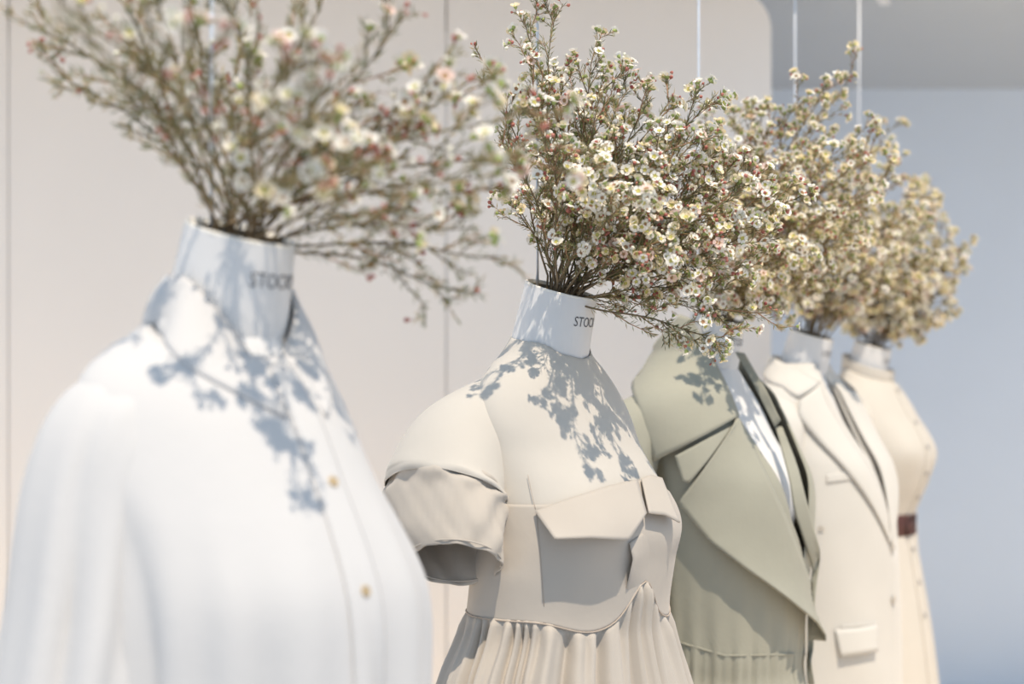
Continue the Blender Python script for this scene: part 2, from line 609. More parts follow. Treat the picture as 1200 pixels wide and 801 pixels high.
# sleeves
for sgn, nm in ((-1, 'sleeve'), (1, 'sleeve')):
    X, Y, Z = Vector((1, 0, 0)), Vector((0, sgn, 0)), Vector((0, 0, 1))

    def wob(s, a):
        k = min(1, s * 2.2)
        return k * (0.16 * pinch(2.5 * a + 1.4 * s + 0.3) - 0.05 + 0.06 * sin(9 * a - 6 * s) + 0.03 * sin(14 * s + 2 * a)) + 0.02 * sin(11 * a) * (1 - k)
    rings = [(Vector((.040, sgn * .112, -.035)), X, .070, (Z * 1.0 + Y * 0.15), .066),
             (Vector((.038, sgn * .140, -.057)), X, .075, (Z * 0.85 + Y * 0.50), .071),
             (Vector((.036, sgn * .158, -.106)), X, .074, (Z * 0.45 + Y * 0.90), .058),
             (Vector((.038, sgn * .174, -.200)), X, .076, (Z * 0.15 + Y), .053),
             (Vector((.040, sgn * .192, -.310)), X, .078, (Z * 0.08 + Y), .055),
             (Vector((.050, sgn * .210, -.450)), X, .076, Y, .055),
             (Vector((.070, sgn * .210, -.580)), X, .064, Y, .050),
             (Vector((.080, sgn * .208, -.620)), X, .046, Y, .040)]
    if sgn > 0:
        rings = [(Vector((c.x - .045, c.y * (.66 + .3 * min(1, max(0, -c.z - .1) / .3)), c.z - .012)), e1, r1 * .85, e2, r2 * .85) for c, e1, r1, e2, r2 in rings]
    sl = tube_rings('sleeve', rings, r, 'shirt', 56, 0.002, wob, 8)
    ring = [Vector((.080, sgn * .208, -.615 - 0.0)), ]
    if sgn > 0: X = X * 1.0
    rc = [(Vector((.080, sgn * .208, -.612)), X, .049, Y, .043), (Vector((.082, sgn * .207, -.645)), X, .048, Y, .042),
          (Vector((.084, sgn * .206, -.680)), X, .048, Y, .042)]
    tube_rings('cuff', rc, sl, 'shirt', 32, 0.003)


# collar: stand and fall
def collar_top(s):               # 0 at the back of the neck, 1 at the front opening
    return 0.130 - 0.016 * s - 0.085 * max(0.0, (min(1.0, s) - 0.55) / 0.45) ** 1.4


def collar(parent, mat, side):
    V = []
    nu, nv = 40, 12
    for i in range(nv):
        t = i / (nv - 1)
        for j in range(nu):
            s = j / (nu - 1)                            # 0 back .. 1 front
            u = side * (pi - s * (pi - 0.10))
            zt = collar_top(s)
            tp = max(0.0, (zt - 0.045) / 0.125)
            top_p = neck_pt(u, tp, 1.0)
            top_p = Vector((top_p.x + 0.008 * cos(u), top_p.y + 0.008 * sin(u), zt))
            tip = max(0, (s - 0.6) / 0.4)
            zb = zt - 0.046 - 0.012 * max(0, 0.6 - s)
            ub = u + side * 0.07 * tip
            base = sb.pt(ub, zb, 0.004 + 0.004 * tip)
            bow = 0.004 * sin(pi * t)
            q = top_p.lerp(base, t)
            q = q + Vector((cos(u), sin(u), 0.35)) * bow
            V.append(loc(q))
    return mesh_obj('collar_leaf', V, grid_faces(nv, nu, False), mat, parent, solid=0.003)


cs = []
V = []
for i in range(8):
    t = i / 7
    for j in range(60):
        u = 0.06 + (2 * pi - 0.12) * j / 59
        zt = collar_top((pi - abs((u + pi) % (2 * pi) - pi)) / (pi - 0.06)) - 0.002
        tp = max(0.0, (zt - 0.045) / 0.125)
        a = neck_pt(u, tp, 1.0); a = Vector((a.x + 0.006 * cos(u), a.y + 0.006 * sin(u), zt))
        b = sb.pt(u, min(zt - 0.02, 0.074 - 0.034 * cos(u)), 0.002)
        V.append(loc(a.lerp(b, t)))
cst = mesh_obj('collar_stand', V, grid_faces(8, 60, False), 'shirt', r, solid=0.003)
for side in (-1, 1):
    collar(r, 'shirt', side)
# placket and buttons down the centre front
V = []
for i in range(70):
    z = 0.035 - 0.785 * i / 69
    for j in range(7):
        w = (j / 6 - 0.5)
        V.append(loc(sb.pt(w * 0.032 / 0.14 - 0.02, z, 0.006 + 0.0015 * (1 - abs(2 * w) ** 4))))
mesh_obj('placket', V, grid_faces(70, 7, False), 'shirt', r, solid=0.002)
seam('placket_seam', [sb.pt(-0.128, 0.03 - 0.78 * i / 60, 0.0062) for i in range(61)], r, 'shirt', 0.0012)
for z in (-0.078, -0.178, -0.272, -0.37, -0.47, -0.57):
    p = sb.pt(-0.02, z, 0.0085)
    p2 = sb.pt(-0.02, z - 0.01, 0.0085)
    dz = (p - p2)
    nrm = Vector((dz.z, 0, -dz.x)).normalized()
    button(r, p, nrm, 0.0055, 'button')

# ------------------------------------------------------------------ garment 2: beige dress
n = 1
r = form_root('dress', n)
tag(r, 'beige short-sleeved dress with pointed bust flaps and gathered skirt', 'dress')


def dress_fold(u, z):
    return 0.004 * sin(7 * u + 30 * z) + 0.003 * sin(13 * u - 20 * z)


DRESS = [t for t in widen(FORM, 0.004) if t[0] > -0.15] + [(-0.19, .091, .130, .112, .172), (-0.25, .082, .134, .118, .182), (-0.33, .072, .134, .122, .186),
                                                        (-0.45, .068, .15, .14, .22)]
DRESS[0:6] = [(0.10, .036, .059, .059, .060), (0.088, .034, .062, .062, .066), (0.07, .030, .066, .066, .080), (0.05, .030, .074, .070, .108),
              (0.025, .031, .083, .074, .136), (-0.005, .036, .090, .077, .157), (-0.035, .044, .095, .080, .165)]
db = Body(DRESS, BUST, dress_fold)
def neckline(u):
    """height where the yoke meets the form's neck"""
    z = 0.10
    while z > 0.02:
        t = (z - 0.045) / 0.125
        cx = 0.026 + (NECK_X - 0.026) * t
        rr = 0.067 + (NECK_R - 0.067) * max(0.0, t) ** 0.8
        p = db.pt(u, z)
        if hypot(p.x - cx, p.y) > rr + 0.0025: break
        z -= 0.001
    return z


loft('yoke', db, r, 'yoke', neckline, -0.16, 96, 60, 0.0, solid=0.001)


def waist(u):
    du = (u + pi) % (2 * pi) - pi
    return -0.316 - 0.018 * exp(-((abs(du) - 0.55) / 0.32) ** 2) + 0.048 * exp(-(du / 0.20) ** 2)


def bod_top(u):
    du = (u + pi) % (2 * pi) - pi
    return -0.150 + 0.030 * exp(-(du / 0.55) ** 2)


loft('bodice', db, r, 'dress', bod_top, waist, 110, 36, 0.004, solid=0.001)
skirt_tab = [(-0.28, .080, .132, .120, .186), (-0.335, .072, .132, .120, .184), (-0.36, .070, .137, .125, .192), (-0.40, .068, .146, .134, .212),
             (-0.46, .067, .160, .146, .232), (-0.60, .066, .190, .176, .265), (-1.02, .066, .25, .25, .33)]
skb = Body(skirt_tab)


def pleat(u, z, t):
    zz = waist(u) - z
    k = min(1, max(0, zz) / 0.014)
    g = min(1, zz / 0.25)
    return 0.004 + k * (0.0075 * sin(44 * u + 3 * sin(5 * u) + 2 * sin(11 * u)) * (1 - 0.5 * g) + (0.004 + 0.016 * g) * sin(17 * u + 1.5 * sin(3 * u + 1)) + 0.002 * sin(61 * u))


loft('skirt', skb, r, 'dress', lambda u: waist(u) + 0.003, -1.02, 420, 60, pleat, solid=0.0015)
seam('waist_piping', [db.pt(2 * pi * i / 120, waist(2 * pi * i / 120) + 0.001, 0.0052) for i in range(121)], r, 'thread', 0.0012)
# bust flaps
patch('bust_flap', db, n, [(626, 599), (668, 583), (712, 569), (747, 562)], [(645, 631), (690, 630), (735, 633), (757, 601)], r, 'dress',
      lambda s, t: 0.009 + 0.034 * t * (1 - 0.75 * s) ** 1.2 + 0.004 * t, 30, 14, 0.0025)
patch('bust_flap', db, n, [(752, 561), (762, 556), (776, 560)], [(760, 601), (780, 603), (797, 612)], r, 'dress',
      lambda s, t: 0.010 + 0.014 * t, 16, 12, 0.0025)
# raised pocket edge with the open slit beside it
patch('pocket_edge', db, n, [(737, 636), (741, 655), (733, 692)], [(768, 612), (770, 645), (766, 690)], r, 'dress',
      lambda s, t: 0.0030 + 0.0125 * (1 - t) ** 2 * sin(pi * min(1, s * 0.9 + 0.1)), 18, 10, 0.0008)
for pts in ([(628, 600), (632, 640), (635, 680), (637, 710)], [(618, 556), (622, 575), (627, 596)]):
    cc = []
    for k in range(13):
        q = polyline(pts, k / 12)
        u, z = db.hit(n, q[0], q[1], 0.0048)
        cc.append(db.pt(u, z, 0.0048))
    seam('seam', cc, r, 'thread', 0.0005)
# short sleeves
for sgn in (-1, 1):
    X, Y, Z = Vector((1, 0, 0)), Vector((0, sgn, 0)), Vector((0, 0, 1))
    if sgn < 0:
        rings = [(Vector((.008, -.078, -.030)), X, .074, Z + Y * 0.40, .070),
                 (Vector((-.014, -.142, -.080)), X, .090, Z * 0.85 + Y * 0.53, .086),
                 (Vector((-.014, -.182, -.122)), X + Z * .06, .102, Z * 0.60 + Y * 0.80, .080),
                 (Vector((.000, -.200, -.158)), X + Z * .14, .104, Z * 0.46 + Y * 0.90, .070),
                 (Vector((.024, -.218, -.200)), X + Z * .16, .094, Z * 0.44 + Y * 0.90, .066),
                 (Vector((.044, -.230, -.236)), X + Z * .24, .080, Z * 0.52 + Y * 0.86, .060)]
    else:                                                   # the far sleeve has slipped back
        rings = [(Vector((-.010, .082, -.040)), X, .060, Z + Y * 0.40, .060),
                 (Vector((-.040, .130, -.085)), X, .066, Z * 0.85 + Y * 0.53, .062),
                 (Vector((-.050, .155, -.120)), X, .068, Z * 0.60 + Y * 0.80, .060),
                 (Vector((-.050, .170, -.160)), X, .068, Z * 0.46 + Y * 0.90, .056),
                 (Vector((-.046, .178, -.200)), X, .064, Z * 0.36 + Y * 0.94, .052),
                 (Vector((-.040, .184, -.240)), X, .060, Z * 0.34 + Y * 0.94, .048)]

    def mid(i, t, g):
        q = []
        for a_, b_ in zip(rings[i], rings[i + 1]):
            q.append(a_ * (1 - t) + b_ * t)
        q[2] += g; q[4] += g
        return tuple(q)

    def wobc(s, a):
        return (0.012 * sin(5 * a + 8 * s) + 0.008 * sin(9 * a - 9 * s)) * s

    def wob2(s, a):
        return 0.040 * sin(4 * a + 9 * s) * (1 - 0.5 * s) + 0.030 * sin(9 * a - 13 * s) + 0.028 * sin(17 * s + 3 * a) * (1 - s) + 0.010 * sin(19 * a + 21 * s)
    sl = tube_rings('sleeve_cap', rings[:3] + [mid(2, 0.35, 0.0045), mid(2, 0.5, 0.003)], r, 'yoke', 72, 0.0015, wobc, 9)
    sl = tube_rings('sleeve', [mid(2, 0.10, -0.005), mid(2, 0.5, 0.0)] + rings[3:], r, 'dress', 72, 0.0015, wob2, 9)
    c3 = []
    for k in range(13):
        i, t = (3, k / 6) if k < 6 else (4, (k - 6) / 6)
        c, e1, r1, e2, r2 = mid(i, t, 0.002)
        a = radians(162)
        c3.append(c + e1.normalized() * (r1 * cos(a)) + e2.normalized() * (r2 * sin(a)))
    seam('sleeve_seam', c3, sl, 'dress', 0.0012)
    cc = []
    for k in range(41):
        a = 2 * pi * k / 40
        c, e1, r1, e2, r2 = rings[-1]
        e1, e2 = e1.normalized(), e2.normalized()
        cc.append(c + Vector((0, 0, 0.006)) + e1 * (r1 * 1.015 * cos(a)) + e2 * (r2 * 1.015 * sin(a)))
    seam('hem_stitch', cc, sl, 'dress', 0.0012)

# ------------------------------------------------------------------ garment 3: khaki coat
n = 2
r = form_root('coat', n)
tag(r, 'khaki cotton trench coat hanging open with huge pointed lapels', 'coat')
COAT = [(0.10, .028, .072, .070, .074), (0.07, .028, .082, .076, .098), (0.04, .032, .096, .084, .140),
        (0.015, .040, .104, .090, .176), (-0.015, .046, .110, .096, .196), (-0.05, .056, .118, .102, .204),
        (-0.10, .070, .130, .110, .206), (-0.17, .088, .144, .118, .202), (-0.27, .092, .150, .122, .196),
        (-0.40, .086, .142, .122, .184), (-0.52, .082, .136, .124, .176), (-0.56, .080, .136, .126, .176),
        (-0.70, .080, .170, .150, .215), (-1.05, .08, .20, .18, .26)]


def coat_fold(u, z):
    g = exp(-((z + 0.54) / 0.05) ** 2)
    k = max(0, min(1, (-0.2 - z) / 0.3))
    return 0.030 * g * sin(46 * u) + 0.014 * k * sin(8 * u + 9 * z) + 0.018 * exp(-((z + 0.54) / 0.14) ** 2) * sin(21 * u + 3 * z)


cb = Body(COAT, [(0.5, .4, -0.17, .07, 0.04), (-0.5, .4, -0.17, .07, 0.04)], coat_fold)


def edge_table(pts):
    rows = sorted([cb.hit(n, *p) for p in pts], key=lambda q: -q[1])

    def f(z):
        if z >= rows[0][1]: return rows[0][0]
        for a, b in zip(rows, rows[1:]):
            if a[1] >= z >= b[1]:
                t = (a[1] - z) / max(1e-6, a[1] - b[1])
                return a[0] + (b[0] - a[0]) * t
        return rows[-1][0]
    return f


RE = edge_table([(818, 392), (863, 487), (925, 610), (968, 740), (972, 800)])
zz = [(0.10, 0.95), (0.0, 0.72), (-0.1, 0.48), (-0.2, 0.26), (-0.3, 0.16), (-0.6, 0.12), (-1.1, 0.12)]


def LE(z):
    return hermite([(a, b) for a, b in zz], z)[0]


loft('body', cb, r, 'coat', lambda u: 0.085, lambda u: -1.05, 160, 110, 0.004, LE, lambda z: 2 * pi + RE(z), 0.003)
for sgn in (-1, 1):
    X, Y, Z = Vector((1, 0, 0)), Vector((0, sgn, 0)), Vector((0, 0, 1))

    def wob3(s, a):
        return min(1, s * 2) * (0.05 * sin(4 * a + 5 * s) + 0.03 * sin(9 * a - 7 * s))
    rings = [(Vector((.010, sgn * .148, -.062)), X, .070, Z + Y * 0.3, .074),
             (Vector((.000, sgn * .182, -.085)), X, .070, Z * 0.8 + Y * 0.6, .072),
             (Vector((-.010, sgn * .208, -.150)), X, .070, Z * 0.3 + Y, .056),
             (Vector((-.010, sgn * .220, -.280)), X, .070, Y, .052),
             (Vector((.000, sgn * .214, -.420)), X, .068, Y, .052),
             (Vector((.020, sgn * .216, -.600)), X, .064, Y, .052)]
    if sgn < 0: rings = [(c + Vector((-.004, -.036 * min(1, i + .3), .006)), e1, r1, e2, r2) for i, (c, e1, r1, e2, r2) in enumerate(rings)]
    tube_rings('sleeve', rings, r, 'coat', 48, 0.003, wob3, 8)
# collar leaf on the near shoulder, lapel peak, lapel
patch('collar_leaf', cb, n, [(797, 368), (768, 402), (738, 437), (752, 492), (767, 540)], [(812, 374), (832, 412), (848, 447), (857, 468), (864, 487)], r, 'coat',
      lambda s, t: 0.016 + 0.020 * sin(pi * min(1, s)) * (1 - t) + 0.022 * s * (1 - t), 30, 20, 0.004)
patch('lapel_peak', cb, n, [(855, 499), (822, 516), (790, 534)], [(853, 503), (828, 538), (806, 566), (799, 563)], r, 'coat',
      lambda s, t: 0.014 + 0.016 * s, 20, 10, 0.004)
patch('lapel', cb, n, [(858, 497), (842, 520), (818, 556), (794, 589), (830, 634), (870, 665), (915, 696), (958, 728), (972, 750)],
      [(862, 486), (875, 510), (889, 538), (904, 568), (920, 602), (938, 650), (953, 690), (965, 722), (974, 748)], r, 'coat',
      lambda s, t: 0.011 + (1 - t) * (0.012 + 0.026 * max(0, min(1, (s - 0.35) / 0.45))), 44, 18, 0.004)
# collar and lapel of the far side, standing off the chest
patch('far_collar', cb, n, [(862, 412), (884, 452), (908, 500)], [(872, 414), (897, 455), (915, 492)], r, 'coat',
      lambda s, t: 0.012 + 0.018 * t, 14, 8, 0.004)
patch('far_lapel', cb, n, [(909, 500), (925, 560), (931, 600), (962, 690), (985, 800)], [(917, 500), (934, 545), (948, 600), (972, 680), (1000, 800)], r, 'coat',
      lambda s, t: 0.010 + 0.012 * t, 24, 8, 0.004)
sc = []
for k in range(25):
    q = polyline([(795, 752), (850, 768), (985, 765)], k / 24)
    u, z = cb.hit(n, *q, 0.006)
    sc.append(cb.pt(u, z, 0.006))
seam('waist_cord', sc, r, 'coat', 0.002)

# ------------------------------------------------------------------ garment 4: greige blazer
n = 3
r = form_root('blazer', n)
tag(r, 'pale greige tailored blazer with long lapel and flap pocket', 'blazer')
BLZ = [(0.10, .029, .069, .068, .070), (0.07, .030, .080, .076, .094), (0.04, .038, .093, .083, .138),
       (0.015, .042, .104, .090, .172), (-0.015, .048, .112, .096, .190), (-0.05, .058, .120, .102, .198),
       (-0.10, .073, .131, .110, .200), (-0.17, .096, .146, .118, .198), (-0.27, .108, .158, .124, .196),
       (-0.40, .112, .162, .126, .194), (-0.60, .112, .166, .132, .198), (-0.95, .112, .17, .14, .21)]
bb = Body(BLZ, [(0.5, .4, -0.17, .07, 0.03), (-0.5, .4, -0.17, .07, 0.03)],
          lambda u, z: 0.010 * sin(6 * u + 12 * z) * max(0, min(1, (-.15 - z) / .2)))


def VE(z):          # opening at the neck: V down to the button
    return 0.52 * max(0.0, min(1.0, (z + 0.36) / 0.42)) + 0.03


def tuck(u):
    return -0.024 * exp(-(u / 0.45) ** 2) if u < pi else 0.0


loft('body', bb, r, 'blazer', 0.092, -0.92, 120, 80, lambda u, z, t: 0.004 + tuck(u) * max(0, min(1, (z + 0.40) / 0.1)), lambda z: VE(z) * 0.12, lambda z: 2 * pi - VE(z) + 0.10, 0.004)
for sgn in (-1, 1):
    X, Y, Z = Vector((1, 0, 0)), Vector((0, sgn, 0)), Vector((0, 0, 1))
    rings = [(Vector((.045, sgn * .150, -.070)), X, .084, Z + Y * 0.4, .088),
             (Vector((.043, sgn * .184, -.095)), X, .090, Z * 0.8 + Y * 0.7, .082),
             (Vector((.042, sgn * .208, -.160)), X, .088, Z * 0.3 + Y, .062),
             (Vector((.045, sgn * .218, -.280)), X, .082, Y, .056),
             (Vector((.055, sgn * .222, -.420)), X, .076, Y, .053),
             (Vector((.080, sgn * .222, -.600)), X, .066, Y, .050)]
    tube_rings('sleeve', rings, r, 'blazer', 40, 0.003, lambda s, a: 0.02 * sin(4 * a + 5 * s), 6)


def strip(name, body, parent, mat, left, right, d, solid=0.004, nv=30, nu=8):
    """panel between two edges given as (u, z) points on the garment"""
    V = []
    for i in range(nv):
        s = i / (nv - 1)
        a, b = polyline(left, s), polyline(right, s)
        for j in range(nu):
            t = j / (nu - 1)
            dd = d(s, t) if callable(d) else d
            V.append(loc(body.pt(a[0] + (b[0] - a[0]) * t, a[1] + (b[1] - a[1]) * t, dd)))
    return mesh_obj(name, V, grid_faces(nv, nu, False), mat, parent, solid=solid)


for sg in (-1, 1):
    strip('collar_leaf', bb, r, 'blazer', [(sg * pi, 0.118), (sg * 2.2, 0.112), (sg * 1.2, 0.080), (sg * 0.55, 0.045)],
          [(sg * pi, 0.062), (sg * 2.2, 0.055), (sg * 1.35, 0.032), (sg * 1.00, 0.004)],
          lambda s, t: 0.010 + 0.006 * sin(pi * t))
    kf = 1.0 if sg < 0 else 0.15
    strip('lapel', bb, r, 'blazer', [(sg * 0.54 * kf, 0.045), (sg * 0.43 * kf, -0.05), (sg * 0.26 * kf, -0.19), (sg * 0.0 - 0.05, -0.35)],
          [(sg * 0.98, 0.000), (sg * 1.06, -0.04), (sg * 0.66, -0.18), (sg * 0.02 - 0.05, -0.36)],
          lambda s, t: 0.010 + 0.008 * sin(pi * min(1, t * 0.7)) * (1 - s) - (0.020 * (1 - t) * (1 - s) if sg > 0 else 0))


def px_panel(name, body, n, A, B, parent, mat, d, solid=0.004):
    return patch(name, body, n, A, B, parent, mat, d, 16, 6, solid)


pk = px_panel('pocket_flap', bb, n, [(978, 737), (1003, 735), (1028, 731)], [(985, 770), (1006, 767), (1028, 763)], r, 'blazer',
              lambda s, t: 0.009 + 0.009 * t)
px_panel('breast_pocket', bb, n, [(968, 556), (1006, 551)], [(968, 566), (1006, 561)], r, 'blazer', 0.007)
px_panel('pocket_welt', bb, n, [(985, 733), (1028, 728)], [(985, 736), (1028, 731)], r, 'blazer', 0.008)
u, z = bb.hit(n, 962, 619, 0.008)
p = bb.pt(u, z, 0.008); button(r, p, (cos(u), sin(u), 0), 0.007, 'button_pale')
for z in (-0.37, -0.50):
    button(r, bb.pt(0.0, z, 0.010), (1, 0, 0), 0.010, 'button_pale')

# ------------------------------------------------------------------ garment 5: cream dress with belt
n = 4
r = form_root('belted_dress', n)
tag(r, 'cream button-front dress cinched with a wide dark brown belt', 'dress')
BD = [(0.10, .029, .066, .064, .066), (0.07, .030, .075, .070, .084), (0.045, .038, .087, .075, .112),
      (0.02, .042, .097, .080, .144), (-0.01, .050, .106, .084, .164), (-0.05, .064, .114, .090, .172),
      (-0.10, .082, .126, .100, .172), (-0.17, .096, .134, .110, .170), (-0.25, .092, .126, .112, .162),
      (-0.33, .078, .108, .104, .140), (-0.38, .072, .098, .098, .130), (-0.43, .072, .106, .102, .138),
      (-0.55, .072, .128, .122, .166), (-0.75, .074, .158, .148, .200), (-1.05, .076, .19, .18, .235)]
eb = Body(BD, [(0.52, .38, -0.155, .066, 0.10), (-0.52, .38, -0.155, .066, 0.10)],
          lambda u, z: 0.012 * sin(13 * u) * exp(-((z + .40) / .10) ** 2) + 0.014 * sin(9 * u + 1) * max(0, min(1, (-.45 - z) / .2)))
loft('body', eb, r, 'cream', lambda u: 0.088 - 0.03 * cos(u), -1.05, 120, 80, 0.003)
V = []
for i in range(6):
    for j in range(60):
        u = 0.03 + (2 * pi - 0.06) * j / 59
        z = 0.086 - 0.03 * cos(u)
        p = eb.pt(u, z, 0.003)
        V.append(loc((p.x + 0.002 * i / 5, p.y * (1 - 0.03 * i / 5), z + 0.032 * i / 5)))
mesh_obj('stand_collar', V, grid_faces(6, 60, False), 'cream', r, solid=0.003)
strip('placket', eb, r, 'cream', [(-0.11, 0.05), (-0.11, -1.04)], [(0.13, 0.05), (0.13, -1.04)], 0.006, 0.002, 60, 6)
for sgn in (-1, 1):
    X, Y, Z = Vector((1, 0, 0)), Vector((0, sgn, 0)), Vector((0, 0, 1))
    rings = [(Vector((.048, sgn * .130, -.062)), X, .078, Z + Y * 0.3, .076),
             (Vector((.046, sgn * .158, -.085)), X, .086, Z * 0.8 + Y * 0.6, .078),
             (Vector((.044, sgn * .178, -.150)), X, .080, Z * 0.3 + Y, .056),
             (Vector((.046, sgn * .184, -.260)), X, .072, Y, .050),
             (Vector((.055, sgn * .184, -.400)), X, .064, Y, .046),
             (Vector((.075, sgn * .182, -.580)), X, .056, Y, .044)]
    tube_rings('sleeve', rings, r, 'cream', 40, 0.002, lambda s, a: 0.03 * sin(4 * a + 6 * s), 6)
for z in (0.03, -0.07, -0.145, -0.225, -0.30, -0.46, -0.56, -0.66):
    p = eb.pt(0.01, z, 0.008); p2 = eb.pt(0.01, z - 0.01, 0.008)
    nrm = Vector(((p - p2).z, 0, -(p - p2).x)).normalized()
    button(r, p, nrm, 0.0075, 'button_grey')
rb = form_root('belt', n)
tag(rb, 'wide dark brown leather belt around the cream dress', 'belt')
V = []
prof = [(0.034, 0.004), (0.036, 0.009), (0.033, 0.012), (0.0, 0.0125), (-0.033, 0.012), (-0.036, 0.009), (-0.034, 0.004)]
for dz, dd in prof:
    for j in range(72):
        V.append(loc(eb.pt(2 * pi * j / 72, -0.385, dd) + Vector((0, 0, dz))))
mesh_obj('strap', V, grid_faces(len(prof), 72, True), 'belt', rb)
c = eb.pt(0.0, -0.385, 0.016)
fr = [(-0.030, -0.028), (0.030, -0.028), (0.030, 0.028), (-0.030, 0.028), (-0.030, -0.028)]
V, F = tube([Vector(loc((c.x, a, c.z + b))) for a, b in fr], [0.0035] * 5, 8)
mesh_obj('buckle', V, F, 'belt', rb)

# ------------------------------------------------------------------ waxflower branches
FLOWER = {}


def flower_data(pet, cup, openness, key):
    """five rounded petals round a dished cup on a calyx, unit diameter, facing +Z"""
    V, F, K = [], [], []

    def add(vs, fs, m):
        b = len(V)
        V.extend(vs)
        for f in fs:
            F.append(tuple(b + i for i in f)); K.append(m)
    lift = 0.10 + 0.22 * (1 - openness)
    for k in range(5):
        a = 2 * pi * k / 5
        e, f = Vector((cos(a), sin(a), 0)), Vector((-sin(a), cos(a), 0))
        L = 0.48 * (0.72 + 0.28 * openness)
        pts = [e * 0.16 + f * 0.07, e * 0.31 + f * 0.215, e * (L - .04) + f * 0.185, e * L + f * 0.0, e * (L - .04) - f * 0.185,
               e * 0.31 - f * 0.215, e * 0.16 - f * 0.07]
        zs = [0.02, lift * 0.55, lift * 1.0, lift * 1.12, lift * 1.0, lift * 0.55, 0.02]
        mid = e * 0.32 + Vector((0, 0, lift * 0.40))
        vs = [p + Vector((0, 0, h)) for p, h in zip(pts, zs)] + [mid]
        add(vs, [(i, (i + 1) % 7, 7) for i in range(7)], 0)
    ns = 8
    ring = lambda r, z: [Vector((r * cos(2 * pi * j / ns), r * sin(2 * pi * j / ns), z)) for j in range(ns)]
    vs = ring(0.19, 0.06) + ring(0.15, 0.045) + ring(0.05, -0.02)
    add(vs, grid_faces(3, ns, True) + [tuple(range(2 * ns, 3 * ns))], 1)
    vs = ring(0.19, 0.055) + ring(0.17, -0.10) + ring(0.07, -0.26)
    add(vs, grid_faces(3, ns, True), 2)
    me = bpy.data.meshes.new('flower')
    me.from_pydata([tuple(p) for p in V], [], F)
    for m in (pet, cup, 'calyx'): me.materials.append(M[m])
    me.polygons.foreach_set('material_index', K)
    me.polygons.foreach_set('use_smooth', [True] * len(F))
    me.update()
    FLOWER[key] = (me, V, F, K)


flower_data('petal', 'cup', 1.0, 0)
flower_data('petal', 'cup_brown', 0.85, 1)
flower_data('petal_cream', 'cup', 0.6, 2)
flower_data('petal_pink', 'cup_brown', 0.9, 3)
flower_data('petal', 'cup', 0.4, 4)

# low bud: stretched octahedron-like globe
BV = [Vector((0, 0, -0.7))] + [Vector((0.42 * cos(2 * pi * j / 6), 0.42 * sin(2 * pi * j / 6), -0.1)) for j in range(6)] + \
     [Vector((0.36 * cos(2 * pi * j / 6 + .5), 0.36 * sin(2 * pi * j / 6 + .5), 0.28)) for j in range(6)] + [Vector((0, 0, 0.5))]
BF = [(0, 1 + (j + 1) % 6, 1 + j) for j in range(6)] + [(1 + j, 1 + (j + 1) % 6, 7 + (j + 1) % 6, 7 + j) for j in range(6)] + \
     [(7 + j, 7 + (j + 1) % 6, 13) for j in range(6)]


class Heap:
    def __init__(self): self.V, self.F, self.K = [], [], []

    def add(self, vs, fs, m=0):
        b = len(self.V)
        self.V.extend(vs)
        for f in fs:
            self.F.append(tuple(b + i for i in f))
        self.K.extend(m if isinstance(m, list) else [m] * len(fs))


def rand_dir(R):
    while True:
        v_ = Vector((R.uniform(-1, 1), R.uniform(-1, 1), R.uniform(-1, 1)))
        if 0.1 < v_.length < 1: return v_.normalized()


def needle(H, p, d, L, w, R):
    s = d.cross(rand_dir(R))
    if s.length < 1e-3: return
    s.normalize()
    n_ = s.cross(d) * (w * 0.5)
    m = p + d * (L * 0.5)
    H.add([p, m + s * w + n_, p + d * L + Vector((0, 0, L * 0.08)), m - s * w + n_, m - n_], [(0, 4, 2, 1), (0, 3, 2, 4)], 1 if R.random() < DRY[0] else 0)


DRY = [0.36]


